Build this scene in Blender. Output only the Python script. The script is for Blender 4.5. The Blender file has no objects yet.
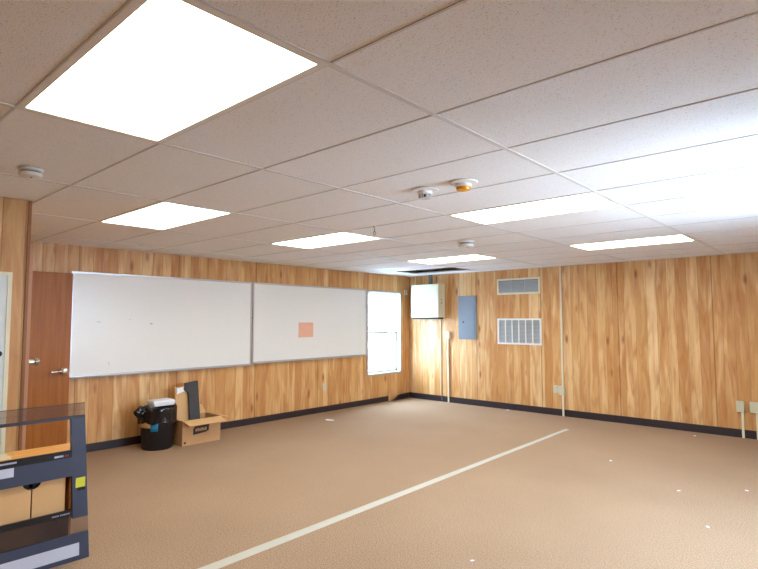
import bpy, bmesh, math, random
from mathutils import Vector, Matrix, noise
random.seed(7)
sc = bpy.context.scene
COL = sc.collection
PI = math.pi

# ------------------------------------------------------------------ camera
CAM = Vector((1.3150, -1.2081, 1.505))
YAW, PITCH, ROLL, FPX = -0.7326, 0.0673, -0.0013, 537.3
f = Vector((math.sin(YAW)*math.cos(PITCH), math.cos(YAW)*math.cos(PITCH), math.sin(PITCH)))
s0 = f.cross(Vector((0, 0, 1))).normalized(); u0 = s0.cross(f)
s = math.cos(ROLL)*s0 + math.sin(ROLL)*u0
u = -math.sin(ROLL)*s0 + math.cos(ROLL)*u0
cd = bpy.data.cameras.new('camera'); cam = bpy.data.objects.new('camera', cd); COL.objects.link(cam)
M = Matrix((s, u, -f)).transposed().to_4x4(); M.translation = CAM
cam.matrix_world = M
cd.sensor_width = 36; cd.lens = FPX*36/758; cd.clip_start = 0.02
sc.camera = cam

# ------------------------------------------------------------------ world, light, exposure
sc.view_settings.view_transform = 'Standard'; sc.view_settings.look = 'None'
sc.view_settings.gamma = 1; sc.view_settings.use_curve_mapping = False
sc.view_settings.exposure = 1.33
SKY = 14.0
LAMP = 4.3
w = bpy.data.worlds.new('sky'); sc.world = w; w.use_nodes = True
nt = w.node_tree; bg = nt.nodes['Background']
tc = nt.nodes.new('ShaderNodeTexCoord'); sx = nt.nodes.new('ShaderNodeSeparateXYZ'); rp = nt.nodes.new('ShaderNodeValToRGB')
nt.links.new(tc.outputs['Generated'], sx.inputs[0]); nt.links.new(sx.outputs['Z'], rp.inputs[0]); nt.links.new(rp.outputs[0], bg.inputs[0])
rp.color_ramp.elements[0].position = 0.0; rp.color_ramp.elements[0].color = (0.60, 0.79, 1, 1)
rp.color_ramp.elements[1].position = 0.8; rp.color_ramp.elements[1].color = (0.55, 0.75, 1, 1)
bg.inputs[1].default_value = SKY

def area(name, loc, target, sx_, sy_, power, color, spread=PI):
    l = bpy.data.lights.new(name, 'AREA'); l.shape = 'RECTANGLE'; l.size = sx_; l.size_y = sy_
    l.energy = power; l.color = color; l.spread = spread
    o = bpy.data.objects.new(name, l); COL.objects.link(o); o.location = loc
    o.rotation_euler = (Vector(target)-Vector(loc)).to_track_quat('-Z', 'Y').to_euler()
    return o
# sunlit ground outside the right-hand window throws light up onto the ceiling
area('ground_bounce', (4.8, 3.5, -0.6), (0.9, 2.85, 2.3), 2.2, 1.8, 150, (0.95, 0.97, 1.0))
# open sky seen by the two windows
def portal(loc, target, a, b):
    o = area('window_portal', loc, target, a, b, 1, (1, 1, 1)); o.data.cycles.is_portal = True
portal((-5.56, 6.395, 1.28), (0, 6.395, 1.28), 0.95, 1.52)
portal((1.96, 2.95, 1.58), (0, 2.95, 1.58), 1.9, 1.15)

# ------------------------------------------------------------------ helpers
class MB:
    def __init__(s): s.bm = bmesh.new()
    def box(s, a, b):
        x0, y0, z0 = a; x1, y1, z1 = b
        v = [s.bm.verts.new(p) for p in ((x0,y0,z0),(x1,y0,z0),(x1,y1,z0),(x0,y1,z0),(x0,y0,z1),(x1,y0,z1),(x1,y1,z1),(x0,y1,z1))]
        for q in ((0,3,2,1),(4,5,6,7),(0,1,5,4),(1,2,6,5),(2,3,7,6),(3,0,4,7)): s.bm.faces.new([v[i] for i in q])
        return s
    def hexa(s, P):
        v = [s.bm.verts.new(p) for p in P]
        for q in ((0,3,2,1),(4,5,6,7),(0,1,5,4),(1,2,6,5),(2,3,7,6),(3,0,4,7)): s.bm.faces.new([v[i] for i in q])
        return s
    def prism(s, pts, off):
        off = Vector(off)
        a = [s.bm.verts.new(p) for p in pts]; b = [s.bm.verts.new(Vector(p)+off) for p in pts]
        n = len(a); s.bm.faces.new(a[::-1]); s.bm.faces.new(b)
        for i in range(n): s.bm.faces.new((a[i], a[(i+1)%n], b[(i+1)%n], b[i]))
        return s
    def lathe(s, prof, c=(0,0,0), axis='z', n=40, cap=True):
        c = Vector(c); rings = []
        for r, h in prof:
            ring = []
            for i in range(n):
                t = 2*PI*i/n; p, q = r*math.cos(t), r*math.sin(t)
                v = {'z': (p, q, h), 'x': (h, p, q), 'y': (q, h, p)}[axis]
                ring.append(s.bm.verts.new(c+Vector(v)))
            rings.append(ring)
        for a, b in zip(rings, rings[1:]):
            for i in range(n): s.bm.faces.new((a[i], a[(i+1)%n], b[(i+1)%n], b[i]))
        if cap: s.bm.faces.new(rings[0][::-1]); s.bm.faces.new(rings[-1])
        return s
    def tube(s, pts, r, n=10, cap=True):
        pts = [Vector(p) for p in pts]; rings = []
        for i, p in enumerate(pts):
            d = (pts[min(i+1, len(pts)-1)]-pts[max(i-1, 0)]).normalized()
            a = d.orthogonal().normalized() if i == 0 else (rings_a - d*rings_a.dot(d)).normalized()
            rings_a = a; b = d.cross(a)
            rings.append([s.bm.verts.new(p+r*(math.cos(2*PI*k/n)*a+math.sin(2*PI*k/n)*b)) for k in range(n)])
        for x, y in zip(rings, rings[1:]):
            for i in range(n): s.bm.faces.new((x[i], x[(i+1)%n], y[(i+1)%n], y[i]))
        if cap: s.bm.faces.new(rings[0][::-1]); s.bm.faces.new(rings[-1])
        return s
    def build(s, name, mat, parent=None, smooth=False, bevel=0, kind=None, label=None, solid=0, sub=0):
        bmesh.ops.recalc_face_normals(s.bm, faces=s.bm.faces)
        me = bpy.data.meshes.new(name); s.bm.to_mesh(me); s.bm.free()
        o = bpy.data.objects.new(name, me); COL.objects.link(o); me.materials.append(mat)
        if smooth:
            for p in me.polygons: p.use_smooth = True
            try: me.set_sharp_from_angle(angle=math.radians(40))
            except Exception: pass
        if solid:
            m = o.modifiers.new('solid', 'SOLIDIFY'); m.thickness = solid; m.offset = 0
        if sub:
            m = o.modifiers.new('sub', 'SUBSURF'); m.levels = sub; m.render_levels = sub
        if bevel:
            m = o.modifiers.new('bevel', 'BEVEL'); m.width = bevel; m.segments = 2; m.limit_method = 'ANGLE'
        if parent: o.parent = parent
        if kind: o['kind'] = kind
        if label: o['label'] = label
        return o
def thing(name, label, cat, loc=(0,0,0), rotz=0, group=None, kind=None):
    o = bpy.data.objects.new(name, None); COL.objects.link(o); o.location = loc; o.rotation_euler = (0, 0, rotz)
    o.empty_display_size = 0.1
    return tag(o, label, cat, group, kind)
def tag(o, label, cat, group=None, kind=None):
    o['label'] = label; o['category'] = cat
    if group: o['group'] = group
    if kind: o['kind'] = kind
    return o
def dup(root, loc, label, rotz=None):
    r = root.copy(); COL.objects.link(r); r.location = loc; r['label'] = label
    if rotz is not None: r.rotation_euler = (0, 0, rotz)
    for ch in list(root.children):
        c = ch.copy(); COL.objects.link(c); c.parent = r
        for g in list(ch.children):
            d = g.copy(); COL.objects.link(d); d.parent = c
    return r

# ------------------------------------------------------------------ materials
def sr(r, g, b):
    q = lambda c: (c/255/12.92) if c/255 <= 0.04045 else ((c/255+0.055)/1.055)**2.4
    return (q(r), q(g), q(b), 1)
def mat(name, col, rough=0.6, metal=0, emit=None, estr=0, spec=0.5, bump=None):
    m = bpy.data.materials.new(name); m.use_nodes = True; n = m.node_tree.nodes; b = n['Principled BSDF']
    b.inputs['Base Color'].default_value = col; b.inputs['Roughness'].default_value = rough
    b.inputs['Metallic'].default_value = metal; b.inputs['Specular IOR Level'].default_value = spec
    if emit: b.inputs['Emission Color'].default_value = emit; b.inputs['Emission Strength'].default_value = estr
    # a little procedural unevenness on every surface
    if not emit:
        t = n.new('ShaderNodeTexCoord'); nz = n.new('ShaderNodeTexNoise'); nz.inputs['Scale'].default_value = 9
        mx = n.new('ShaderNodeMix'); mx.data_type = 'RGBA'; mx.blend_type = 'MULTIPLY'
        rr = n.new('ShaderNodeMapRange'); rr.inputs[3].default_value = 0.93; rr.inputs[4].default_value = 1.05
        cb = n.new('ShaderNodeCombineColor'); L = m.node_tree.links
        L.new(t.outputs['Object'], nz.inputs['Vector']); L.new(nz.outputs[0], rr.inputs[0])
        for i in range(3): L.new(rr.outputs[0], cb.inputs[i])
        mx.inputs[0].default_value = 1; mx.inputs[6].default_value = col; L.new(cb.outputs[0], mx.inputs[7]); L.new(mx.outputs[2], b.inputs['Base Color'])
    if bump:
        t = n.new('ShaderNodeTexCoord'); nz = n.new('ShaderNodeTexNoise'); nz.inputs['Scale'].default_value = bump[0]; nz.inputs['Detail'].default_value = 4
        bp = n.new('ShaderNodeBump'); bp.inputs['Strength'].default_value = bump[1]; bp.inputs['Distance'].default_value = 0.01
        m.node_tree.links.new(t.outputs['Object'], nz.inputs['Vector']); m.node_tree.links.new(nz.outputs[0], bp.inputs['Height']); m.node_tree.links.new(bp.outputs[0], b.inputs['Normal'])
    return m

def panelling(name, axis, off=0.0, tone=1.0, seam=None):
    """knotty plank panelling; axis = horizontal world axis of the wall"""
    m = bpy.data.materials.new(name); m.use_nodes = True; N = m.node_tree.nodes; L = m.node_tree.links; b = N['Principled BSDF']
    def nd(t, **k):
        n = N.new(t)
        for a, v in k.items(): setattr(n, a, v)
        return n
    tcn = nd('ShaderNodeTexCoord'); sp = nd('ShaderNodeSeparateXYZ'); L.new(tcn.outputs['Object'], sp.inputs[0])
    S = nd('ShaderNodeMath', operation='ADD'); L.new(sp.outputs[axis], S.inputs[0]); S.inputs[1].default_value = off
    def cmb(ks, kz, ky=0):
        a = nd('ShaderNodeMath', operation='MULTIPLY'); L.new(S.outputs[0], a.inputs[0]); a.inputs[1].default_value = ks
        c = nd('ShaderNodeMath', operation='MULTIPLY'); L.new(sp.outputs['Z'], c.inputs[0]); c.inputs[1].default_value = kz
        v = nd('ShaderNodeCombineXYZ'); L.new(a.outputs[0], v.inputs[0]); L.new(c.outputs[0], v.inputs[1]); v.inputs[2].default_value = ky
        return v.outputs[0]
    # irregular planks: 1-D cells along the wall
    sc1 = nd('ShaderNodeMath', operation='MULTIPLY'); L.new(S.outputs[0], sc1.inputs[0]); sc1.inputs[1].default_value = 7.2
    vc = nd('ShaderNodeTexVoronoi', voronoi_dimensions='1D', feature='F1'); L.new(sc1.outputs[0], vc.inputs['W']); vc.inputs['Scale'].default_value = 1; vc.inputs['Randomness'].default_value = 0.85
    ve = nd('ShaderNodeTexVoronoi', voronoi_dimensions='1D', feature='DISTANCE_TO_EDGE'); L.new(sc1.outputs[0], ve.inputs['W']); ve.inputs['Scale'].default_value = 1; ve.inputs['Randomness'].default_value = 0.85
    ramp = nd('ShaderNodeValToRGB'); sep = nd('ShaderNodeSeparateColor'); L.new(vc.outputs['Color'], sep.inputs[0]); L.new(sep.outputs[0], ramp.inputs[0])
    cr = ramp.color_ramp; cr.interpolation = 'LINEAR'
    cr.elements[0].position = 0; cr.elements[0].color = sr(198, 144, 84)
    cr.elements[1].position = 1; cr.elements[1].color = sr(234, 198, 143)
    e = cr.elements.new(0.35); e.color = sr(209, 158, 98)
    e = cr.elements.new(0.65); e.color = sr(220, 175, 116)
    # offset grain per plank
    gz = nd('ShaderNodeMath', operation='MULTIPLY'); L.new(sep.outputs[1], gz.inputs[0]); gz.inputs[1].default_value = 40
    def grain(ks, kz, detail, dist):
        v = cmb(ks, kz); ad = nd('ShaderNodeVectorMath', operation='ADD'); cz = nd('ShaderNodeCombineXYZ'); L.new(gz.outputs[0], cz.inputs[2])
        L.new(v, ad.inputs[0]); L.new(cz.outputs[0], ad.inputs[1])
        n = nd('ShaderNodeTexNoise'); n.inputs['Scale'].default_value = 1; n.inputs['Detail'].default_value = detail; n.inputs['Distortion'].default_value = dist
        L.new(ad.outputs[0], n.inputs['Vector']); return n.outputs[0]
    def mixc(fac, c0, c1, blend='MIX'):
        x = nd('ShaderNodeMix', data_type='RGBA', blend_type=blend)
        if isinstance(fac, float): x.inputs[0].default_value = fac
        else: L.new(fac, x.inputs[0])
        for i, c in ((6, c0), (7, c1)):
            if isinstance(c, tuple): x.inputs[i].default_value = c
            else: L.new(c, x.inputs[i])
        return x.outputs[2]
    def rng(v, a, b_, c=0.0, d=1.0):
        r = nd('ShaderNodeMapRange'); L.new(v, r.inputs[0])
        for i, k in zip((1, 2, 3, 4), (a, b_, c, d)): r.inputs[i].default_value = k
        return r.outputs[0]
    col = ramp.outputs[0]
    g1 = grain(12, 1.7, 2, 0.8)                                # heartwood blotches and streaks
    col = mixc(rng(g1, 0.42, 0.78, 0, 0.85), col, sr(178, 108, 52))
    g2 = grain(45, 1.3, 4, 0.4)
    col = mixc(rng(g2, 0.35, 0.75, 0, 0.35), col, sr(182, 132, 84))
    g3 = grain(9, 1.1, 2, 1.0)
    col = mixc(rng(g3, 0.54, 0.74, 0, 0.5), col, sr(240, 208, 160))
    # knots
    kv = nd('ShaderNodeTexVoronoi', feature='F1'); kv.inputs['Scale'].default_value = 1; L.new(cmb(5.2, 1.7, 3.3), kv.inputs['Vector'])
    col = mixc(rng(kv.outputs['Distance'], 0.05, 0.16, 0.8, 0.0), col, sr(142, 80, 42))
    # plank grooves and 4-ft sheet seams
    col = mixc(rng(ve.outputs['Distance'], 0.012, 0.05, 0.34, 0.0), col, sr(140, 92, 54))
    sd = nd('ShaderNodeMath', operation='PINGPONG'); so = nd('ShaderNodeMath', operation='ADD'); L.new(sp.outputs[axis], so.inputs[0]); so.inputs[1].default_value = (seam or 0) + 1.2192*20
    L.new(so.outputs[0], sd.inputs[0]); sd.inputs[1].default_value = 0.6096
    col = mixc(rng(sd.outputs[0], 0.004, 0.011, 0.6, 0.0), col, sr(110, 70, 42))
    if tone != 1.0: col = mixc(1.0, col, (tone, tone, tone, 1), 'MULTIPLY')
    L.new(col, b.inputs['Base Color']); b.inputs['Roughness'].default_value = 0.42; b.inputs['Specular IOR Level'].default_value = 0.35
    bp = nd('ShaderNodeBump'); bp.inputs['Strength'].default_value = 0.5; bp.inputs['Distance'].default_value = 0.004
    L.new(rng(ve.outputs['Distance'], 0.0, 0.05), bp.inputs['Height']); L.new(bp.outputs[0], b.inputs['Normal'])
    return m

def carpet_mat():
    m = bpy.data.materials.new('carpet'); m.use_nodes = True; N = m.node_tree.nodes; L = m.node_tree.links; b = N['Principled BSDF']
    t = N.new('ShaderNodeTexCoord')
    n1 = N.new('ShaderNodeTexNoise'); n1.inputs['Scale'].default_value = 120; n1.inputs['Detail'].default_value = 3
    n2 = N.new('ShaderNodeTexNoise'); n2.inputs['Scale'].default_value = 1.1; n2.inputs['Detail'].default_value = 5
    for n in (n1, n2): L.new(t.outputs['Object'], n.inputs['Vector'])
    r = N.new('ShaderNodeValToRGB'); r.color_ramp.elements[0].position = 0.32; r.color_ramp.elements[0].color = sr(139, 112, 88)
    r.color_ramp.elements[1].position = 0.68; r.color_ramp.elements[1].color = sr(191, 163, 134); L.new(n1.outputs[0], r.inputs[0])
    x = N.new('ShaderNodeMix'); x.data_type = 'RGBA'; x.blend_type = 'MULTIPLY'; x.inputs[0].default_value = 1
    r2 = N.new('ShaderNodeValToRGB'); r2.color_ramp.elements[0].position = 0.3; r2.color_ramp.elements[0].color = (0.9, 0.89, 0.88, 1); r2.color_ramp.elements[1].position = 0.7; r2.color_ramp.elements[1].color = (1, 1, 1, 1)
    L.new(n2.outputs[0], r2.inputs[0]); L.new(r.outputs[0], x.inputs[6]); L.new(r2.outputs[0], x.inputs[7]); L.new(x.outputs[2], b.inputs['Base Color'])
    b.inputs['Roughness'].default_value = 0.95; b.inputs['Specular IOR Level'].default_value = 0.1
    bp = N.new('ShaderNodeBump'); bp.inputs['Strength'].default_value = 0.3; bp.inputs['Distance'].default_value = 0.004
    L.new(n1.outputs[0], bp.inputs['Height']); L.new(bp.outputs[0], b.inputs['Normal'])
    return m

def tile_mat():
    m = bpy.data.materials.new('ceiling_tile'); m.use_nodes = True; N = m.node_tree.nodes; L = m.node_tree.links; b = N['Principled BSDF']
    t = N.new('ShaderNodeTexCoord')
    v = N.new('ShaderNodeTexNoise'); v.inputs['Scale'].default_value = 170; v.inputs['Detail'].default_value = 2; L.new(t.outputs['Object'], v.inputs['Vector'])
    r = N.new('ShaderNodeValToRGB'); r.color_ramp.elements[0].position = 0.30; r.color_ramp.elements[0].color = (0.60, 0.57, 0.53, 1)
    r.color_ramp.elements[1].position = 0.40; r.color_ramp.elements[1].color = (0.84, 0.83, 0.81, 1); L.new(v.outputs[0], r.inputs[0])
    L.new(r.outputs[0], b.inputs['Base Color']); b.inputs['Roughness'].default_value = 0.9; b.inputs['Specular IOR Level'].default_value = 0.2
    bp = N.new('ShaderNodeBump'); bp.inputs['Strength'].default_value = 0.4; bp.inputs['Distance'].default_value = 0.004
    L.new(v.outputs[0], bp.inputs['Height']); L.new(bp.outputs[0], b.inputs['Normal'])
    return m

def wood_mat(name, c0, c1, c2, ax='Y', rough=0.4):
    m = bpy.data.materials.new(name); m.use_nodes = True; N = m.node_tree.nodes; L = m.node_tree.links; b = N['Principled BSDF']
    t = N.new('ShaderNodeTexCoord'); mp = N.new('ShaderNodeMapping'); L.new(t.outputs['Object'], mp.inputs[0])
    mp.inputs['Scale'].default_value = (30, 30, 1.6) if ax == 'Y' else (30, 2, 30)
    n = N.new('ShaderNodeTexNoise'); n.inputs['Scale'].default_value = 1; n.inputs['Detail'].default_value = 5; n.inputs['Distortion'].default_value = 0.4; L.new(mp.outputs[0], n.inputs['Vector'])
    r = N.new('ShaderNodeValToRGB'); r.color_ramp.elements[0].position = 0.25; r.color_ramp.elements[0].color = c0
    r.color_ramp.elements[1].position = 0.75; r.color_ramp.elements[1].color = c2; e = r.color_ramp.elements.new(0.5); e.color = c1
    L.new(n.outputs[0], r.inputs[0]); L.new(r.outputs[0], b.inputs['Base Color']); b.inputs['Roughness'].default_value = rough; b.inputs['Specular IOR Level'].default_value = 0.2
    return m

def clear_mat(name, tint, solid_col, fac, rough=0.1):
    """see-through sheet: tinted transparency with some surface"""
    m = bpy.data.materials.new(name); m.use_nodes = True; N = m.node_tree.nodes; L = m.node_tree.links; b = N['Principled BSDF']
    b.inputs['Base Color'].default_value = solid_col; b.inputs['Roughness'].default_value = rough
    tr = N.new('ShaderNodeBsdfTransparent'); tr.inputs[0].default_value = tint; mx = N.new('ShaderNodeMixShader'); mx.inputs[0].default_value = fac
    L.new(tr.outputs[0], mx.inputs[1]); L.new(b.outputs[0], mx.inputs[2]); L.new(mx.outputs[0], N['Material Output'].inputs[0])
    return m

M_wl = panelling('panelling_left', 'Y', 0.3, 1.0, 0.15)
M_wb = panelling('panelling_back', 'X', 3.1, 1.0, 0.18)
M_wp = panelling('panelling_partition', 'Y', 1.45, 0.9, 0.5)
M_carpet = carpet_mat(); M_tile = tile_mat()
M_grid = mat('grid_metal', (0.68, 0.665, 0.64, 1), 0.6)
M_grid2 = mat('grid_metal_cross', (0.62, 0.605, 0.585, 1), 0.7)  # grey stands in for the shadow gaps along the cross tees
M_base = mat('black_vinyl', sr(46, 36, 40), 0.45)
M_lamp = mat('diffuser', (0.9, 0.9, 0.9, 1), 0.5, emit=(1.0, 0.975, 0.90, 1), estr=LAMP)
M_white = mat('white_paint', sr(226, 224, 216), 0.5)
M_cream = mat('cream_enamel', sr(222, 215, 184), 0.35)
M_almond = mat('almond_plastic', sr(205, 200, 170), 0.4)
M_board = mat('whiteboard', sr(228, 227, 222), 0.3)
for _n in M_board.node_tree.nodes:
    if _n.type == 'MAP_RANGE': _n.inputs[3].default_value = 0.99; _n.inputs[4].default_value = 1.01
M_alu = mat('aluminium', sr(190, 188, 188), 0.35, 0.6)
M_frame = mat('window_metal', sr(178, 172, 166), 0.45, 0.2)
M_dark = mat('dark', (0.012, 0.012, 0.014, 1), 0.8)
M_panel = mat('blue_grey_enamel', sr(124, 133, 142), 0.4)
M_slate = mat('slate_blue_enamel', sr(57, 65, 86), 0.45)
M_door = wood_mat('door_veneer', sr(142, 80, 22), sr(156, 92, 30), sr(168, 104, 40))
M_edge = wood_mat('wood_edge', sr(170, 124, 94), sr(178, 132, 100), sr(186, 140, 108))
M_shelf = wood_mat('shelf_wood', sr(220, 150, 70), sr(232, 168, 88), sr(240, 186, 110), 'X')
M_card = mat('cardboard', sr(190, 146, 100), 0.85)
M_card2 = mat('cardboard_pale', sr(214, 170, 118), 0.85)
M_cardd = mat('cardboard_dark_brown', sr(150, 100, 56), 0.85)  # darker brown board of the rack's back panel
M_black = mat('black_plastic', sr(20, 21, 25), 0.35)
M_bag = mat('bag_film', sr(18, 18, 20), 0.18, bump=(28, 0.6))
M_foam = mat('white_foam', sr(232, 234, 238), 0.6)
M_chrome = mat('satin_nickel', sr(196, 190, 180), 0.25, 0.9)
M_grey = mat('grey_louvre', sr(182, 184, 182), 0.5)
M_amber = mat('amber_lens', sr(236, 160, 20), 0.25)
M_paper = mat('paper', sr(236, 236, 240), 0.8)
M_pink = mat('pink_paper', sr(232, 176, 150), 0.8)
M_plenum = mat('plenum', (0.03, 0.032, 0.035, 1), 0.9)
M_glass = clear_mat('window_glass', (0.97, 0.99, 1, 1), (0.8, 0.9, 1, 1), 0.06, 0.02)
M_acr = clear_mat('smoked_acrylic', (0.84, 0.81, 0.79, 1), sr(120, 108, 104), 0.16, 0.25)

# ------------------------------------------------------------------ setting
XL, YB, ZC, XR, YR = -5.39, 7.13, 2.377, 1.80, -4.2
A = 0.6096; B4 = 1.2192; T = 0.14
b = MB(); b.box((XL-T, YR-T, -0.1), (XR+T, YB+T, 0)); b.build('floor', M_carpet, kind='structure')
def wall_with_hole(name, x0, x1, y0, y1, z1, hy0, hy1, hz0, hz1, m):
    b = MB(); b.box((x0, y0, 0), (x1, hy0, z1)); b.box((x0, hy1, 0), (x1, y1, z1)); b.box((x0, hy0, 0), (x1, hy1, hz0)); b.box((x0, hy0, hz1), (x1, hy1, z1))
    return b.build(name, m, kind='structure')
WY0, WY1, WZ0, WZ1 = 5.925, 6.865, 0.52, 2.045
wall_with_hole('wall_left', XL-T, XL, YR, YB, ZC+0.5, WY0, WY1, WZ0, WZ1, M_wl)
wall_with_hole('wall_right', XR, XR+T, YR, YB, ZC+0.5, 2.0, 3.9, 1.0, 2.15, panelling('panelling_right', 'Y', 5.2))
b = MB(); b.box((XL-T, YB, 0), (XR+T, YB+T, ZC+0.5)); b.build('wall_back', M_wb, kind='structure')
b = MB(); b.box((XL-T, YR-T, 0), (XR+T, YR, ZC+0.5)); b.build('wall_front', panelling('panelling_front', 'X', 7.7), kind='structure')
# partition (a closed-off side room): long face at x=-3.15 and short face at y=-0.03
b = MB(); b.box((-3.25, YR, 0), (-3.15, -0.03, ZC)); b.build('wall_partition', M_wp, kind='structure')
b = MB(); b.box((XL, -0.13, 0), (-3.25, -0.03, ZC)); b.build('wall_inner', panelling('panelling_inner', 'X', 9.9), kind='structure')
b = MB(); b.box((XL-T, YR-T, ZC+0.5), (XR+T, YB+T, ZC+0.6)); b.build('ceiling_deck', M_plenum, kind='structure')
# suspended ceiling
LIGHTS = [(-1, -1), (-1, 4), (-1, 8), (-3, 1), (-3, 4), (-3, 8), (-1, -5)]     # (column, row) of 2x4 cells, x from col*B4
MISSING = (-4, 10)
tiles = MB()
for i in range(-5, 2):
    for j in range(-7, 12):
        x0, x1 = max(i*B4, XL), min((i+1)*B4, XR); y0, y1 = max(j*A, YR), min((j+1)*A, YB)
        if x1-x0 < 0.02 or y1-y0 < 0.02 or (i, j) in LIGHTS or (i, j) == MISSING: continue
        g = 0.0015; dz = random.uniform(0, 0.0015)
        tiles.box((x0+g, y0+g, ZC+0.002+dz), (x1-g, y1-g, ZC+0.018+dz))
ce = tiles.build('ceiling', M_tile, kind='structure')
gr = MB()
for i in range(-4, 2):
    gr.box((i*B4-0.012, YR, ZC-0.001), (i*B4+0.012, YB, ZC+0.003))
gr.box((XL, YR, ZC-0.002), (XL+0.02, YB, ZC+0.003)); gr.box((XR-0.02, YR, ZC-0.002), (XR, YB, ZC+0.003)); gr.box((XL, YB-0.02, ZC-0.002), (XR, YB, ZC+0.003))
gr.build('main_rail', M_grid, ce)
gr = MB()
for j in range(-6, 12):
    gr.box((XL, j*A-0.005, ZC-0.0005), (XR, j*A+0.005, ZC+0.003))
gr.build('cross_rail', M_grid2, ce)

# baseboards
bb = MB(); bb.box((XL, -0.03, 0), (XL+0.008, 6.50, 0.095)); bb.build('baseboard_left', M_base, kind='structure')
bb = MB(); bb.box((XL+0.01, YB-0.008, 0), (XR, YB, 0.105)); bb.build('baseboard_back', M_base, kind='structure')
bb = MB(); bb.box((-3.15, YR, 0), (-3.142, -0.16, 0.1)); bb.build('baseboard_partition', M_base, kind='structure')
# peeled end of the left baseboard curling out onto the floor
bm = MB(); rows = []
for k in range(17):
    t = k/16; y = 6.555+(YB-0.015-6.555)*t; e = (1-t)**4
    ang = math.radians(74)*e; xo = XL+0.006+0.05*math.sin(PI*t)*0.8+0.01*e
    rows.append([bm.bm.verts.new((xo+math.sin(ang)*0.1*h, y, 0.004+math.cos(ang)*0.1*h)) for h in (0, .25, .5, .75, 1)])
for a_, c_ in zip(rows, rows[1:]):
    for i in range(4): bm.bm.faces.new((a_[i], a_[i+1], c_[i+1], c_[i]))
tag(bm.build('loose_baseboard', M_base, smooth=True, solid=0.005), 'black vinyl baseboard strip peeling off the wall under the window by the corner', 'baseboard')
b = MB(); b.box((XL, 6.505, 0.0), (XL+0.012, 6.55, 0.13)); b.build('trim_1', M_card2, kind='structure')
b = MB(); b.box((-3.152, -0.045, 0), (-3.140, -0.026, ZC)); b.build('trim_2', wood_mat('dark_trim', sr(120, 76, 46), sr(136, 88, 54), sr(150, 98, 62)), kind='structure')

# left window
win = thing('window_1', 'tall two-pane window in the panelled wall beside the whiteboard', 'window', (XL, WY0, WZ0), kind='structure')
H, W = WZ1-WZ0, WY1-WY0
b = MB()
for a_, c_ in (((-T, 0, 0), (0.012, W, 0.02)), ((-T, 0, H-0.02), (0.012, W, H)), ((-T, 0, 0), (0.012, 0.02, H)), ((-T, W-0.02, 0), (0.012, W, H))): b.box(a_, c_)
b.build('window_frame', M_white, win)
b = MB(); e = 0.022
for a_, c_ in (((0, -e, -e), (0.012, W+e, 0.003)), ((0, -e, H-0.003), (0.012, W+e, H+e)), ((0, -e, 0), (0.012, 0.003, H)), ((0, W-0.003, 0), (0.012, W+e, H))): b.box(a_, c_)
b.build('window_trim', M_frame, win)
b = MB(); X0 = -0.10
b.box((X0, 0.02, H*0.5-0.02), (X0+0.03, W-0.02, H*0.5+0.02))
b.box((X0, 0.02, 0.02), (X0+0.03, W-0.02, 0.06)); b.box((X0, 0.02, 0.02), (X0+0.03, 0.045, H*0.5)); b.box((X0, W-0.055, 0.02), (X0+0.03, W-0.02, H*0.5))
b.box((X0-0.02, 0.02, H-0.045), (X0+0.01, W-0.02, H-0.02)); b.box((X0-0.02, W-0.035, H*0.5), (X0+0.01, W-0.02, H-0.02)); b.box((X0-0.02, 0.02, H*0.5), (X0+0.01, 0.04, H-0.02))
b.build('window_sash', M_frame, win)
b = MB(); b.box((X0+0.012, 0.045, 0.06), (X0+0.016, W-0.055, H*0.5-0.02)); b.build('window_pane', M_glass, win)
b = MB(); b.box((X0-0.006, 0.04, H*0.5+0.02), (X0-0.002, W-0.035, H-0.045)); b.build('window_pane', M_glass, win)
# right window (outside the frame, lets the daylight in)
win = thing('window_2', 'wide window in the right-hand wall', 'window', (XR, 2.0, 1.0), kind='structure')
b = MB()
for a_, c_ in (((0, 0, 0), (T, 1.9, 0.03)), ((0, 0, 1.12), (T, 1.9, 1.15)), ((0, 0, 0), (T, 0.03, 1.15)), ((0, 1.87, 0), (T, 1.9, 1.15)), ((0.06, 0.93, 0.03), (0.1, 0.97, 1.12))): b.box(a_, c_)
b.build('window_frame', M_white, win)

# outdoors
b = MB(); b.box((-60, -60, -0.8), (60, 60, -0.7)); b.build('ground', mat('pale_gravel', sr(196, 206, 214), 0.9), kind='structure')

def tree(loc, h, label):
    t = thing('tree', label, 'tree', loc)
    b = MB(); b.tube([(0, 0, 0), (0.08, 0.03, h*0.3), (0, 0.1, h*0.55), (0.1, 0, h*0.85)], 0.11, 10); b.tube([(0, 0.06, h*0.4), (0.5, 0.5, h*0.7)], 0.05); b.tube([(0, 0.06, h*0.45), (-0.4, -0.6, h*0.7)], 0.05)
    b.build('trunk', mat('bark', sr(120, 104, 88), 0.9), t, smooth=True)
    bl = MB()
    for i in range(1100):
        p = Vector((random.gauss(0, 1), random.gauss(0, 1), random.gauss(0, 1))).normalized()*random.uniform(0.4, 1)**0.5
        c = Vector((p.x*1.15, p.y*1.15, h*0.72+p.z*h*0.3)); d = Vector((random.gauss(0, 1), random.gauss(0, 1), random.gauss(0, 1))).normalized(); e = d.orthogonal().normalized()
        r = random.uniform(0.05, 0.1); v = [bl.bm.verts.new(c+q) for q in (d*r, e*r*0.45, -d*r, -e*r*0.45)]; bl.bm.faces.new(v)
    bl.build('foliage', mat('leaf', sr(150, 190, 140), 0.6), t)
tree((-15.6, 12.9, -0.7), 5.2, 'pale leafy tree seen through the upper left of the window')

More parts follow.
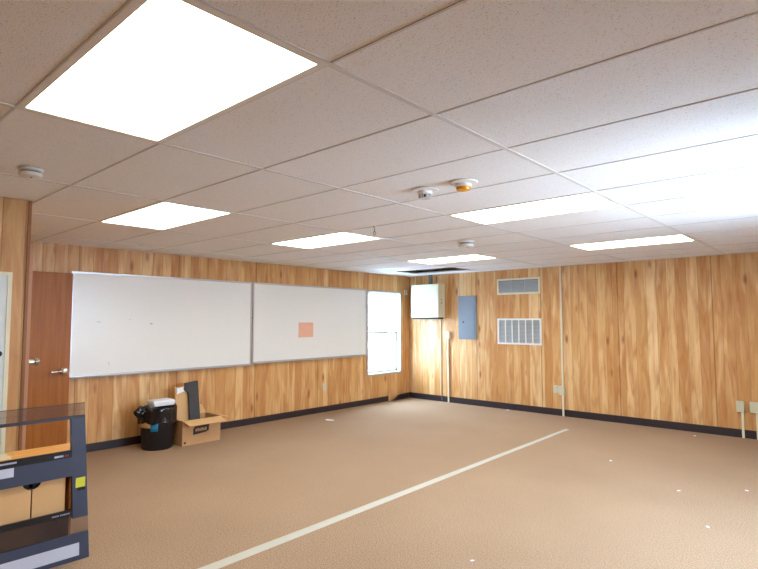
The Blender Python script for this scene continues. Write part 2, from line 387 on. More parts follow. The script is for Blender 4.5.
# ------------------------------------------------------------------ doors
d1 = thing('door_1', 'brown veneer door leaf standing open against the left wall', 'door', (XL+0.03, 0.07, 0.015), kind='structure')
b = MB(); b.box((0, 0, 0), (0.042, 0.915, 2.03)); b.build('door_leaf', M_door, d1, bevel=0.002)
b = MB(); b.lathe([(0.034, 0), (0.034, 0.008), (0.02, 0.02), (0.013, 0.024), (0.013, 0.05), (0.03, 0.055), (0.034, 0.066), (0.028, 0.076), (0.01, 0.08)], (0.042, 0.845, 0.94), 'x', 24)
hd = b.build('door_handle', M_chrome, d1, smooth=True)
b = MB(); b.tube([(0.095, 0.84, 0.94), (0.105, 0.80, 0.94), (0.105, 0.71, 0.935)], 0.011, 12); b.build('lever', M_chrome, hd, smooth=True)
d2 = thing('door_2', 'wooden door leaf seen edge-on at the end of the panelled partition', 'door', (-3.155, -0.03, 0.015), kind='structure')
b = MB(); b.box((-0.91, 0, 0), (0.0, 0.030, 2.04)); b.build('door_leaf', M_edge, d2, bevel=0.002)
b = MB(); b.lathe([(0.033, 0), (0.033, 0.012), (0.022, 0.018), (0.020, 0.05), (0.031, 0.056), (0.033, 0.072), (0.024, 0.084), (0.008, 0.087)], (-0.075, 0.030, 1.19), 'y', 24)
b.build('deadbolt', M_chrome, d2, smooth=True)
d3 = thing('door_3', 'white door in the partition at the left edge', 'door', (-3.15, -1.0, 0.0), kind='structure')
b = MB(); b.box((0, 0.0, 0.0), (0.012, 0.845, 1.83)); b.build('door_leaf', mat('pale_grey_paint', sr(214, 220, 220), 0.5), d3, bevel=0.002)
b = MB(); b.box((0, 0.845, 0), (0.016, 0.872, 1.85)); b.box((0, -0.03, 1.83), (0.016, 0.845, 1.85)); b.box((0, -0.03, 0), (0.016, 0, 1.83)); b.build('door_casing', M_cream, d3)
b = MB(); b.lathe([(0.02, 0), (0.02, 0.01), (0.012, 0.016)], (0.012, 0.81, 1.28), 'x', 20); b.build('deadbolt', M_dark, d3, smooth=True)

# ------------------------------------------------------------------ floor seam
bm = MB(); k = 24; rows = []
for i in range(k+1):
    y = -2.5+(6.15+2.5)*i/k; t = max(0, min(1, (y-0.5)/5.5)); xa = -1.765-0.07*t; xb = -1.668-0.107*t
    rows.append([bm.bm.verts.new((xa, y, 0.001)), bm.bm.verts.new((xa+0.012, y, 0.005)), bm.bm.verts.new((xb-0.012, y, 0.005)), bm.bm.verts.new((xb, y, 0.001))])
for a_, c_ in zip(rows, rows[1:]):
    for i in range(3): bm.bm.faces.new((a_[i], a_[i+1], c_[i+1], c_[i]))
tag(bm.build('seam_strip', mat('worn_metal_strip', sr(192, 188, 172), 0.7, 0.0), smooth=True), 'long pale metal seam strip running across the carpet', 'floor strip')

# ------------------------------------------------------------------ ceiling lights
def lamp_at(root_loc, label):
    t = thing('ceiling_light', label, 'ceiling light', root_loc, group='recessed fluorescent troffers')
    b = MB(); i = 0.028
    b.box((0, 0, 0), (B4, i, 0.03)); b.box((0, A-i, 0), (B4, A, 0.03)); b.box((0, i, 0), (i, A-i, 0.03)); b.box((B4-i, i, 0), (B4, A-i, 0.03)); b.box((0, 0, 0.03), (B4, A, 0.09))
    b.build('frame', M_white, t)
    b = MB(); b.box((i, i, 0.004), (B4-i, A-i, 0.012)); b.build('diffuser', M_lamp, t)
    return t
labs = ['large bright ceiling light panel nearest the camera, top left of the picture',
        'long ceiling light panel directly beyond the amber-lens ceiling detector',
        'thin ceiling light panel above the back wall, farthest to the right',
        'ceiling light panel above the left end of the left whiteboard',
        'ceiling light panel above the right whiteboard, next to the hanging wire hook',
        'ceiling light panel beside the missing ceiling tile and above the grey electrical panel',
        'added unseen ceiling light panel behind the camera near the front wall']  # last panel is out of view, added to light the room
L0 = lamp_at((LIGHTS[0][0]*B4, LIGHTS[0][1]*A, ZC-0.0015), labs[0])
for (i, j), lb in zip(LIGHTS[1:], labs[1:]): dup(L0, (i*B4, j*A, ZC-0.0015), lb)
# missing tile: dark duct above
b = MB(); pts = [(-4.95+0.09*k, 6.3+0.02*math.sin(k), ZC+0.17-0.06*math.sin(PI*k/16)) for k in range(17)]
b.tube(pts, 0.10, 20)
tag(b.build('flexible_duct', mat('duct_foil', (0.05, 0.055, 0.06, 1), 0.4), smooth=True), 'dark flexible duct sagging above the missing ceiling tile', 'duct')

# ------------------------------------------------------------------ ceiling devices
def detector(name, loc, label, r=0.065, h=0.04):
    t = thing(name, label, 'smoke detector', loc)
    b = MB(); b.lathe([(r*1.05, 0), (r*1.05, -h*0.25), (r*0.8, -h*0.3), (r*0.8, -h*0.45), (r, -h*0.5), (r*0.97, -h*0.85), (r*0.8, -h), (0.002, -h)], (0, 0, 0), n=36)
    bd = b.build('housing', M_white, t, smooth=True)
    b = MB(); b.lathe([(r*0.83, -h*0.3), (r*0.83, -h*0.45)], (0, 0, 0), n=36); b.build('vent_slot', mat('slot_grey', sr(120, 112, 104), 0.7), t)
    b = MB(); b.lathe([(0.006, -h), (0.004, -h-0.003)], (0.02, 0, 0), n=12); b.build('indicator', M_dark, t)
    return t
detector('smoke_detector', (-2.2, -0.29, ZC-0.001), 'round white smoke detector on the ceiling near the partition', 0.06, 0.05)
detector('smoke_detector', (-1.90, 3.80, ZC-0.001), 'round white smoke detector near the middle of the far ceiling', 0.088, 0.07)
def plate_detector(loc, label, amber):
    t = thing('heat_detector', label, 'detector', loc)
    b = MB(); b.lathe([(0.092, 0), (0.09, -0.006), (0.075, -0.009), (0.05, -0.012)], n=40); b.build('base_plate', M_white, t, smooth=True)
    b = MB(); b.lathe([(0.05, -0.011), (0.05, -0.030), (0.046, -0.032)], n=36); b.build('housing', M_white, t, smooth=True)
    b = MB()
    if amber:
        b.lathe([(0.045, -0.031), (0.046, -0.038), (0.041, -0.050), (0.02, -0.056), (0.002, -0.057)], n=24); b.build('lens', M_amber, t, smooth=True, label='amber lens')
    else:
        for k in range(10):
            a = 2*PI*k/10; b.box((0.037*math.cos(a)-0.004, 0.037*math.sin(a)-0.004, -0.056), (0.037*math.cos(a)+0.004, 0.037*math.sin(a)+0.004, -0.031))
        b.lathe([(0.04, -0.054), (0.038, -0.058)], n=24); b.build('cage', mat('clear_grey', sr(176, 172, 168), 0.3), t, label='grey slotted cage')
        b = MB(); b.lathe([(0.018, -0.031), (0.014, -0.052)], n=16); b.build('sensor', M_dark, t)
    return t
plate_detector((-0.825, 1.63, ZC-0.001), 'ceiling detector with wide white base and grey slotted cage, beside the amber one', False)
plate_detector((-0.525, 1.635, ZC-0.001), 'ceiling detector with wide white base and amber yellow lens', True)
b = MB(); hk = (-1.985, 2.40)
b.tube([(hk[0]-0.015, hk[1], ZC), (hk[0]+0.005, hk[1], ZC-0.03), (hk[0], hk[1], ZC-0.05), (hk[0]-0.018, hk[1], ZC-0.07), (hk[0], hk[1], ZC-0.088), (hk[0]+0.018, hk[1], ZC-0.07), (hk[0], hk[1], ZC-0.05)], 0.003, 8)
tag(b.build('wire_hook', mat('wire', sr(110, 106, 100), 0.4, 0.6), smooth=True), 'small bent wire hook hanging from the ceiling above the right whiteboard', 'hook')

# ------------------------------------------------------------------ whiteboards
def board(y0, y1, z0, z1, label, left=True):
    t = thing('whiteboard', label, 'whiteboard', (XL, y0, z0), group='wall whiteboards'); H, W = z1-z0, y1-y0; fr = 0.022
    b = MB(); b.box((0, fr, fr), (0.012, W-fr, H-fr)); b.build('writing_surface', M_board, t)
    b = MB(); b.box((0, 0, 0), (0.02, W, fr)); b.box((0, 0, H-fr), (0.02, W, H)); b.box((0, 0, fr), (0.02, fr, H-fr)); b.box((0, W-fr, fr), (0.02, W, H-fr)); b.build('frame', M_alu, t)
    b = MB(); b.prism([(0.02, 0.02, 0.0), (0.075, 0.02, -0.004), (0.078, 0.02, 0.008), (0.02, 0.02, 0.012)], (0, W-0.04, 0)); b.build('marker_tray', M_alu, t)
    return t
wbl = board(0.985, 3.430, 0.862, 2.075, 'large whiteboard between the brown door and the second board')
wbr = board(3.442, 5.893, 0.882, 2.075, 'large whiteboard with a pink paper on it, left of the window')
msm = mat('smudge', sr(190, 188, 182), 0.6)
for (yy, zz, wd, hh) in ((0.29, 0.63, 0.05, 0.008), (0.93, 0.60, 0.03, 0.02), (0.66, 0.66, 0.03, 0.006), (0.44, 0.12, 0.008, 0.04)):
    b = MB(); b.box((0.012, yy, zz), (0.0128, yy+wd, zz+hh)); b.build('marker_smudge', msm, wbl, label='faint grey marker smudge')
b = MB(); b.box((XL+0.013, 4.315, 1.243), (XL+0.015, 4.62, 1.478)); tag(b.build('paper_sheet', M_pink), 'pale pink paper sheet stuck on the right whiteboard', 'paper')
b = MB(); b.tube([(XL, 3.431, 1.55), (XL+0.024, 3.431, 1.55)], 0.006, 8)
b.build('frame_bolt', M_dark, None).parent = wbr
o = [c for c in wbr.children if c.name.startswith('frame_bolt')][0]; o.location = (-XL, -3.434, -0.882)

# ------------------------------------------------------------------ small wall hooks
for y_, z_, lb in ((7.0, 2.07, 'small white adhesive wall hook nearer the window'), (7.06, 2.07, 'small white adhesive wall hook nearer the heater')):
    t = thing('wall_hook', lb, 'hook', (XL, y_, z_), group='white wall hooks')
    b = MB(); b.box((0, -0.012, -0.06), (0.006, 0.012, 0.035)); b.build('plate', M_white, t, bevel=0.002)
    b = MB(); b.tube([(0.005, 0, -0.02), (0.02, 0, -0.05), (0.032, 0, -0.05), (0.034, 0, -0.03)], 0.004, 8); b.build('prong', M_white, t, smooth=True)

# ------------------------------------------------------------------ wall heater
ht = thing('wall_heater', 'cream metal wall heater cabinet mounted high in the corner', 'heater', (-5.18, YB, 1.535))
HW, HH, HD = 0.66, 0.655, 0.19
b = MB(); b.box((0, -HD, 0.03), (HW, 0, HH)); b.build('cabinet', M_cream, ht, bevel=0.008)
b = MB(); b.box((0.012, -HD-0.012, 0.03), (HW-0.012, -HD, HH-0.01)); fp = b.build('front_panel', M_cream, ht, bevel=0.008)
b = MB()
for k in range(3):
    for r in range(4): b.box((0.06+k*0.19, -HD-0.0135, 0.11+r*0.014), (0.22+k*0.19, -HD-0.0115, 0.117+r*0.014))
b.build('louvre', mat('pale_slot', sr(176, 178, 168), 0.5), fp)
b = MB(); b.box((0.03, -HD+0.01, 0.0), (HW-0.03, -0.02, 0.03)); b.build('outlet_grille', M_dark, ht)
b = MB(); b.box((-0.05, -0.14, 0.06), (-0.001, 0, HH-0.02)); b.build('side_shadow', mat('brown_grey', sr(90, 70, 52), 0.7), ht)  # dark box standing in for the shadow at the heater's left side
mk = mat('knob_grey', sr(130, 126, 116), 0.5)
for kz in (0.36, 0.30):
    b = MB(); b.lathe([(0.012, 0), (0.012, 0.01)], (HW, -0.11, kz), 'x', 16); b.build('knob', mk, ht)
b = MB(); b.box((-4.86, YB-0.05, 2.19), (-4.80, YB, ZC)); tag(b.build('wire_duct', mat('grey_duct', sr(110, 100, 96), 0.5)), 'short grey duct rising from the heater to the ceiling', 'duct')
# thin cable down the wall
b = MB(); b.tube([(-4.60, YB-0.006, 1.54), (-4.60, YB-0.006, 1.1), (-4.605, YB-0.006, 0.6), (-4.60, YB-0.012, 0.02)], 0.007, 8)
tag(b.build('cable', mat('grey_cable', sr(120, 112, 108), 0.5), smooth=True), 'thin grey cable running down the wall below the heater', 'cable')

# electrical panel
ep = thing('electrical_panel', 'blue-grey metal breaker panel on the back wall', 'electrical panel', (-4.21, YB, 1.168))
b = MB(); b.box((0, -0.022, 0), (0.38, 0, 0.785)); b.build('panel_frame', M_panel, ep, bevel=0.003)
b = MB(); b.box((0.035, -0.028, 0.03), (0.345, -0.022, 0.755)); dr = b.build('panel_door', M_panel, ep, bevel=0.002)
b = MB(); b.lathe([(0.013, 0), (0.013, -0.01)], (0.115, -0.028, 0.31), 'y', 14); b.build('latch', M_dark, dr)
for p_ in ((0.25, 0.42), (0.25, 0.22), (0.25, 0.15)):
    b = MB(); b.lathe([(0.006, 0), (0.006, -0.004)], (p_[0], -0.028, p_[1]), 'y', 10); b.build('screw', M_chrome, dr)

# vents
def vent(x0, z0, x1, z1, ndiv, fr, label, gold):
    t = thing('vent_grille', label, 'vent', (x0, YB, z0)); W, H = x1-x0, z1-z0
    b = MB(); b.box((0, -0.018, 0), (W, 0, fr)); b.box((0, -0.018, H-fr), (W, 0, H)); b.box((0, -0.018, fr), (fr, 0, H-fr)); b.box((W-fr, -0.018, fr), (W, 0, H-fr)); b.build('frame', M_cream if gold else M_white, t, bevel=0.002)
    b = MB(); b.box((fr, -0.003, fr), (W-fr, 0, H-fr)); b.build('backing', mat('backing_grey', sr(140, 142, 142), 0.8), t)
    b = MB(); n = int((H-2*fr)/0.022)
    for k in range(n):
        z = fr+0.004+k*0.022; b.hexa([(fr, -0.014, z), (W-fr, -0.014, z), (W-fr, -0.003, z+0.012), (fr, -0.003, z+0.012), (fr, -0.014, z+0.003), (W-fr, -0.014, z+0.003), (W-fr, -0.003, z+0.015), (fr, -0.003, z+0.015)])
    b.build('louvres', M_grey, t)
    for k in range(1, ndiv+1):
        b = MB(); x = fr+(W-2*fr)*k/(ndiv+1); dw = 0.009 if ndiv > 2 else 0.004; b.box((x-dw, -0.018, fr), (x+dw, -0.003, H-fr)); b.build('divider', M_white if ndiv > 2 else M_grey, t)
vent(-3.405, 1.95, -2.615, 2.225, 2, 0.03, 'upper vent grille with fine grey louvres and cream frame on the back wall', True)
vent(-3.41, 1.10, -2.605, 1.54, 5, 0.03, 'lower vent grille with six white-barred sections on the back wall', False)

# ------------------------------------------------------------------ raceways and outlets
def outlet(name, loc, label, depth, w=0.075, h=0.12, m=None, axis='y', slots=True):
    t = thing(name, label, 'outlet', loc); m = m or M_almond
    if axis == 'y':
        b = MB(); b.box((-w/2, -depth, -h/2), (w/2, 0, h/2)); b.build('cover_plate', m, t, bevel=0.003)
        if slots:
            for zz in (-0.028, 0.028):
                b = MB(); b.lathe([(0.016, 0), (0.015, -0.003)], (0, -depth, zz), 'y', 16); b.build('socket', M_almond, t)
    else:
        b = MB(); b.box((0, -w/2, -h/2), (depth, w/2, h/2)); b.build('cover_plate', m, t, bevel=0.003)
        for zz in (-0.028, 0.028):
            b = MB(); b.lathe([(0.016, 0), (0.015, 0.003)], (depth, 0, zz), 'x', 16); b.build('socket', M_almond, t)
    return t
outlet('wall_outlet', (XL, 4.885, 0.41), 'almond wall outlet low under the right whiteboard', 0.008, axis='x')
outlet('wall_outlet', (-2.385, YB, 0.41), 'flat almond wall outlet just left of the tall white raceway', 0.01, 0.085, 0.125)
outlet('outlet_box', (-2.275, YB, 0.40), 'raised almond outlet box on the tall white raceway', 0.06, 0.085, 0.135)
outlet('junction_box', (-4.445, YB, 1.235), 'small white junction box atop the raceway under the electrical panel', 0.05, 0.085, 0.125, M_white, slots=False)
outlet('outlet_box', (0.088, YB, 0.40), 'almond outlet box on its white pipe by the back wall, left of the right-hand pair', 0.06, 0.085, 0.135)
outlet('outlet_box', (0.245, YB, 0.40), 'almond outlet box at the right edge of the photo, right of the pair', 0.06, 0.11, 0.135)
def raceway(x, z0, z1, label, w=0.026, d=0.02):
    b = MB(); b.box((x-w/2, YB-0.008-d, z0), (x+w/2, YB-0.0085, z1)); tag(b.build('raceway', M_cream, bevel=0.004), label, 'raceway', 'white wire raceways')
raceway(-2.265, 0.47, ZC-0.002, 'tall white wire raceway rising from the outlet box to the ceiling')
raceway(-2.265, 0.001, 0.332, 'short white wire raceway from the floor to the outlet box, right of the vents', 0.028, 0.022)
raceway(-4.445, 0.001, 1.172, 'white wire raceway from the floor to the junction box near the corner', 0.028, 0.022)
raceway(0.105, 0.001, 0.332, 'white pipe from the floor to the left one of the right-hand outlet pair', 0.028, 0.022)
raceway(0.262, 0.001, 0.332, 'white pipe from the floor to the outlet box at the right edge of the photo', 0.028, 0.022)

# ------------------------------------------------------------------ trash can
tc_ = thing('trash_can', 'black plastic trash can lined with a black bag, against the panelled wall', 'trash can', (-5.01, 1.865, 0))
b = MB(); b.lathe([(0.155, 0.001), (0.165, 0.0), (0.172, 0.02), (0.205, 0.46), (0.212, 0.47), (0.205, 0.478), (0.198, 0.46), (0.165, 0.03), (0.002, 0.028)], n=48); b.build('bin', M_black, tc_, smooth=True)
bm = MB(); n = 96; rows = []
prof = [(0.15, 0.36), (0.185, 0.44), (0.205, 0.488), (0.214, 0.49), (0.216, 0.46), (0.214, 0.40), (0.212, 0.345), (0.214, 0.315)]
for pi_, (r, z) in enumerate(prof):
    ring = []
    for i in range(n):
        a = 2*PI*i/n; c = Vector((math.cos(a), math.sin(a), 0))
        k = noise.noise(Vector((c.x*5, c.y*5, z*9)))*0.022*(pi_ > 3)+noise.noise(Vector((c.x*14, c.y*14, z*5+3)))*0.010*(pi_ > 1)
        zz = z+noise.noise(Vector((c.x*3, c.y*3, 9)))*0.03*(pi_ > 5)+noise.noise(Vector((c.x*4, c.y*4, 5)))*0.02*(pi_ in (2, 3))
        rr = max(r+k, 0.214 if pi_ > 3 else 0)
        ring.append(bm.bm.verts.new((c.x*rr, c.y*rr, zz)))
    rows.append(ring)
for a_, c_ in zip(rows, rows[1:]):
    for i in range(n): bm.bm.faces.new((a_[i], a_[(i+1)%n], c_[(i+1)%n], c_[i]))
bm.bm.faces.new(rows[0])
bag = bm.build('bag', M_bag, tc_, smooth=True, sub=1)
bm = MB(); bmesh.ops.create_icosphere(bm.bm, subdivisions=4, radius=1)
for v in bm.bm.verts:
    d = 1+0.28*noise.noise(v.co*2.2)+0.12*noise.noise(v.co*6); v.co = Vector((v.co.x*0.06*d+0.03, v.co.y*0.082*d-0.205, v.co.z*0.062*d+0.445))
bm.build('bag_knot', M_bag, bag, smooth=True)
def curved_label(a0, a1, z0, z1, m, nm, r=0.2315):
    bm = MB(); rows = []
    for i in range(9):
        a = a0+(a1-a0)*i/8; rows.append([bm.bm.verts.new((r*math.cos(a), r*math.sin(a), z)) for z in (z0, z1)])
    for a_, c_ in zip(rows, rows[1:]): bm.bm.faces.new((a_[0], c_[0], c_[1], a_[1]))
    return bm.build(nm, m, tc_, smooth=True, solid=0.002)
# camera looks at the can from direction about -25 deg
curved_label(math.radians(-100), math.radians(-48), 0.265, 0.335, mat('tan_label', sr(196, 162, 96), 0.6), 'label_sticker', 0.205).__setitem__('label', 'tan sticker')
curved_label(math.radians(-48), math.radians(-24), 0.225, 0.325, mat('teal_tag', sr(20, 120, 160), 0.5), 'tag_sticker', 0.206).__setitem__('label', 'teal blue tag')
fb = thing('foam_container', 'white foam container lying on top of the black trash can', 'container', (-4.98, 1.885, 0.502), math.radians(0))
b = MB(); b.hexa([(-0.09, -0.12, 0), (0.09, -0.12, 0), (0.09, 0.12, 0), (-0.09, 0.12, 0), (-0.1, -0.135, 0.04), (0.1, -0.135, 0.04), (0.1, 0.135, 0.04), (-0.1, 0.135, 0.04)]); b.build('tray', M_foam, fb, bevel=0.006)
b = MB(); b.hexa([(-0.1, -0.135, 0.0415), (0.1, -0.135, 0.0415), (0.1, 0.135, 0.0415), (-0.1, 0.135, 0.0415), (-0.09, -0.125, 0.065), (0.09, -0.125, 0.065), (0.09, 0.125, 0.065), (-0.09, 0.125, 0.065)]); b.build('lid', M_foam, fb, bevel=0.006)

# ------------------------------------------------------------------ cardboard box
bx = thing('cardboard_box', 'open brown cardboard box on the carpet, right of the trash can', 'box', (-4.835, 2.09, 0))
BW, BD, BH, th = 0.515, 0.36, 0.30, 0.006       # width along y, depth towards the wall (-x)
b = MB(); b.box((-BD, 0, 0), (0, BW, th)); b.box((-th, 0, th), (0, BW, BH)); b.box((-BD, 0, th), (-BD+th, BW, BH)); b.box((-BD+th, 0, th), (-th, th, BH)); b.box((-BD+th, BW-th, th), (-th, BW, BH))
b.build('carton', M_card, bx)
def flap(p0, p1, d, nm='flap'):
    p0, p1, d = Vector(p0), Vector(p1), Vector(d); n = (p1-p0).cross(d).normalized()*th*0.8; ins = (p1-p0).normalized()*0.012
    b = MB(); b.prism([p0, p1, p1+d-ins, p0+d+ins], n); return b.build(nm, M_card2, bx)
flap((0.002, 0, BH), (0.002, BW, BH), (0.14, 0.01, -0.045))
flap((-BD, BW+0.002, BH), (0, BW+0.002, BH), (0.0, 0.13, -0.03))
flap((-BD-0.002, 0, BH), (-BD-0.002, BW, BH), (-0.08, 0, 0.10))
# dark printed stamp on the front (illegible in the photograph)
M_ink = mat('stamp_ink', sr(44, 34, 34), 0.7)
b = MB(); cy, cz = 0.25, 0.165
b.prism([(0.0005, cy-0.11, cz-0.05), (0.0005, cy-0.11, cz+0.02), (0.0005, cy-0.09, cz+0.05), (0.0005, cy+0.105, cz+0.055), (0.0005, cy+0.10, cz-0.02), (0.0005, cy+0.06, cz-0.035)], (0.001, 0, 0))
st = b.build('stamp', M_ink, bx, label='dark printed stamp')
b = MB()
for k in range(6): b.box((0.002, cy-0.08+k*0.026, cz-0.012), (0.0026, cy-0.062+k*0.026, cz+0.020+0.006*(k % 2)))
b.box((0.002, cy-0.06, cz-0.055), (0.0026, cy+0.04, cz-0.048)); b.build('lettering', M_card, st)
b = MB(); b.lathe([(0.014, 0), (0.014, 0.001)], (0, 0.035, 0.035), 'x', 16); b.build('recycling_mark', M_ink, bx)
# packing pieces standing in the box
def slab(name, pts, x0, x1, lean, m, label):
    b = MB(); base = pts[0][1]
    b.prism([(x0-(z-base)*lean, y, z) for y, z in pts], (x1-x0, 0, 0)); return tag(b.build(name, m, bevel=0.003), label, 'packing')
slab('packing_board', [(2.15, 0.012), (2.35, 0.012), (2.35, 0.65), (2.13, 0.68)], -5.08, -5.06, 0.10, M_card2, 'pale cardboard panel standing in the open box')
slab('packing_sleeve', [(2.30, 0.012), (2.44, 0.012), (2.425, 0.74), (2.25, 0.72), (2.235, 0.64), (2.285, 0.60), (2.29, 0.56)], -5.035, -5.00, 0.12, mat('charcoal_card', sr(60, 58, 58), 0.7), 'dark charcoal cardboard sleeve standing in the open box')
b = MB(); b.prism([(-5.105, 2.145, 0.59), (-5.105, 2.245, 0.62), (-5.112, 2.25, 0.68), (-5.112, 2.15, 0.66)], (0.008, 0, 0)); tag(b.build('paper_scrap', M_paper), 'crumpled white paper at the top of the pale cardboard panel', 'paper')

# ------------------------------------------------------------------ foreground display rack
RX = -2.44
rk = thing('display_rack', 'slate blue display rack with wood shelf and smoked clear header, standing on the carpet', 'rack', (RX, 0, 0))
YL = -1.05
yo = lambda z: 0.187-0.058*z          # outer right edge
yi = lambda z: 0.094-0.044*z          # inner right edge
def strip(name, z0, z1, m, x0=-0.012, x1=0.0, edge=yo, yl=YL, parent=None, label=None):
    b = MB(); b.hexa([(x0, yl, z0), (x1, yl, z0), (x1, edge(z0), z0), (x0, edge(z0), z0), (x0, yl, z1), (x1, yl, z1), (x1, edge(z1), z1), (x0, edge(z1), z1)])
    return b.build(name, m, parent or rk, label=label)
b = MB(); b.hexa([(-0.03, yi(0.264), 0.264), (0, yi(0.264), 0.264), (0, yo(0.264), 0.264), (-0.03, yo(0.264), 0.264), (-0.03, yi(0.9), 0.9), (0, yi(0.9), 0.9), (0, yo(0.9), 0.9), (-0.03, yo(0.9), 0.9)])
post = b.build('post', M_slate, rk)
b = MB(); b.box((-0.03, YL, 0.264), (0, YL+0.09, 0.9)); b.build('post', M_slate, rk)
strip('header_panel', 0.903, 0.983, M_acr, -0.006, -0.002, label='smoked clear header')
b = MB(); b.box((-0.0075, YL, 0.94), (-0.0065, yo(0.94), 0.9415)); b.box((-0.0075, YL, 0.979), (-0.0065, yo(0.98), 0.983)); b.build('header_edge', M_slate, rk)
strip('top_rail', 0.886, 0.903, mat('dark_rail', sr(50, 52, 66), 0.4), -0.02, 0.002, lambda z: yo(0.9))
b = MB(); b.box((-0.24, YL+0.09, 0.672), (-0.031, 0.14, 0.69)); b.box((-0.031, YL+0.09, 0.672), (-0.012, 0.062, 0.69)); b.build('shelf', M_shelf, rk)
lip = strip('shelf_lip', 0.648, 0.692, M_black, -0.012, 0.002, yi)
mi = mat('pale_ink', sr(170, 172, 196), 0.6)
b = MB(); b.box((0.002, -0.035, 0.658), (0.003, 0.015, 0.670)); b.build('lettering', mi, lip)
b = MB(); b.box((0.002, -0.325, 0.668), (0.003, -0.235, 0.678)); b.build('lettering', mi, lip)
mr = mat('dull_red', sr(110, 40, 56), 0.6)
b = MB(); b.box((0.002, 0.022, 0.657), (0.003, 0.045, 0.670)); b.build('red_mark', mr, lip)
b = MB(); b.box((0.002, -0.36, 0.662), (0.003, -0.33, 0.682)); b.build('red_mark', mr, lip)
band = strip('front_band', 0.53, 0.648, M_slate, -0.014, 0.0, yi)
b = MB(); b.box((0.0, -0.45, 0.592), (0.001, -0.247, 0.644)); b.build('label_strip', mat('label_white', sr(196, 200, 216), 0.6), band, label='white label')
lip2 = strip('lower_lip', 0.288, 0.324, M_black, -0.012, 0.002, yi)
b = MB()
for k in range(5): b.box((0.002, -0.035+k*0.008, 0.300), (0.003, -0.030+k*0.008, 0.308))
for k in range(8): b.box((0.002, 0.010+k*0.007, 0.300), (0.003, 0.0145+k*0.007, 0.308))
b.build('lettering', mat('pale_ink', sr(170, 172, 196), 0.6), lip2)
strip('pocket_panel', 0.168, 0.288, M_acr, -0.006, -0.002, lambda z: yo(min(z, 0.264)) if z < 0.2 else yo(0.264), label='smoked clear pocket panel')
base = strip('base_panel', 0.001, 0.168, M_slate, -0.02, 0.0, yo)
b = MB(); b.hexa([(0, YL, 0.030), (0.001, YL, 0.030), (0.001, 0.127, 0.030), (0, 0.127, 0.030), (0, YL, 0.108), (0.001, YL, 0.108), (0.001, 0.125, 0.108), (0, 0.125, 0.108)])
b.build('label_strip', mat('label_white', sr(196, 200, 216), 0.6), base, label='long white label strip')
b = MB(); b.box((-0.24, YL+0.02, 0.0), (-0.228, 0.085, 0.672)); b.build('back_panel', M_cardd, rk)
mbb = mat('brown_board', sr(176, 112, 48), 0.6)
b = MB(); b.box((-0.228, 0.070, 0.0), (-0.03, 0.082, 0.672)); b.build('side_panel', mbb, rk)
b = MB(); b.box((-0.228, YL+0.03, 0.0), (-0.03, YL+0.042, 0.672)); b.build('side_panel', mbb, rk)
b = MB(); b.box((-0.228, YL+0.042, 0.290), (-0.012, 0.070, 0.300)); b.build('lower_shelf', M_slate, rk)
b = MB(); b.box((0.0, 0.092, 0.452), (0.0015, 0.148, 0.512)); b.build('sticker', mat('yellow_green', sr(206, 206, 50), 0.6), post, label='yellow sticker')
b = MB(); b.box((0.0, 0.105, 0.432), (0.002, 0.148, 0.450)); b.build('clip', M_dark, post)
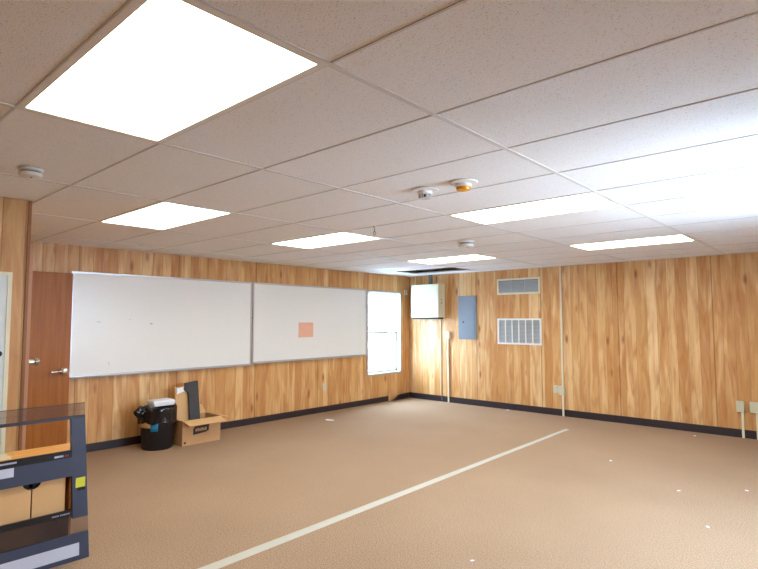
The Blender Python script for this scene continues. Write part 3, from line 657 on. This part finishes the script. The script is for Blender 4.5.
# file boxes in the rack (curved finger notch at the corner where they meet)
def file_box(y0, y1, notch_right, label):
    t = thing('file_box', label, 'file box', (RX-0.045, y0, 0.3005), group='cardboard file boxes in the rack'); W = y1-y0; Hh = 0.232; r = 0.048
    arc = [(r*math.sin(a), Hh-r*math.cos(a)+0) for a in [PI/2*k/8 for k in range(9)]]      # notch centred at a top corner
    if notch_right: pts = [(0, 0), (W, 0), (W, Hh-r)]+[(W-r*math.sin(PI/2*k/8), Hh-r*math.cos(PI/2*k/8)) for k in range(1, 9)]+[(0, Hh)]
    else: pts = [(W, 0), (0, 0), (0, Hh-r)]+[(r*math.sin(PI/2*k/8), Hh-r*math.cos(PI/2*k/8)) for k in range(1, 9)]+[(W, Hh)]
    b = MB(); b.prism([(0, y, z) for y, z in pts], (-0.004, 0, 0)); b.build('front', M_card2, t)
    b = MB(); b.box((-0.17, 0, 0), (-0.005, W, 0.004)); b.box((-0.17, 0, 0.004), (-0.005, 0.004, Hh-r)); b.box((-0.17, W-0.004, 0.004), (-0.005, W, Hh-r)); b.box((-0.17, 0.004, 0.004), (-0.166, W-0.004, Hh)); b.build('sleeve', M_card, t)
    b = MB(); b.box((-0.16, 0.006, 0.006), (-0.02, W-0.006, Hh-0.006)); b.build('shade_block', M_dark, t, label='dark block for the shade inside the box')  # dark filler stands in for the shade behind the notch
file_box(-0.133, 0.048, False, 'cardboard file box on the lower shelf of the rack, nearest the right post')
file_box(-0.325, -0.141, True, 'cardboard file box in the rack, at the left edge of the photo')
b = MB(); b.box((RX-0.20, -0.42, 0.6905), (RX-0.05, -0.25, 0.698)); tag(b.build('paper_pad', mat('cream_paper', sr(216, 206, 170), 0.8)), 'small cream paper pad lying on the rack shelf at the left edge', 'paper')

# ------------------------------------------------------------------ scraps on the carpet
scr = [(-4.78, 4.45, 0.10, 'white paper scrap on the carpet below the right whiteboard'),
       (-3.21, 7.06, 0.045, 'white scrap on the carpet below the vents'),
       (-0.39, 6.84, 0.035, 'tiny white scrap near the back wall, left of the right-hand outlet pair'),
       (-0.77, 4.83, 0.022, 'tiny white scrap on the carpet, first one right of the seam strip end'),
       (0.03, 4.18, 0.022, 'tiny white scrap alone in the middle of the right-hand carpet'),
       (0.40, 3.39, 0.022, 'tiny white scrap low on the carpet toward the bottom right'),
       (0.48, 4.58, 0.025, 'tiny white scrap on the carpet at the right edge of the photo'),
       (-0.58, 1.77, 0.018, 'tiny white scrap on the carpet at the bottom of the photo, nearest the camera')]
for i, (x, y, r, lb) in enumerate(scr):
    b = MB(); n = 7; b.prism([(r*random.uniform(0.5, 1)*math.cos(2*PI*k/n), r*0.6*random.uniform(0.5, 1)*math.sin(2*PI*k/n), 0.001) for k in range(n)], (0, 0, 0.003))
    o = b.build('paper_scrap', M_paper); o.location = (x, y, 0); o.rotation_euler = (0, 0, random.uniform(0, PI)); tag(o, lb, 'paper scrap', 'white scraps on the carpet')
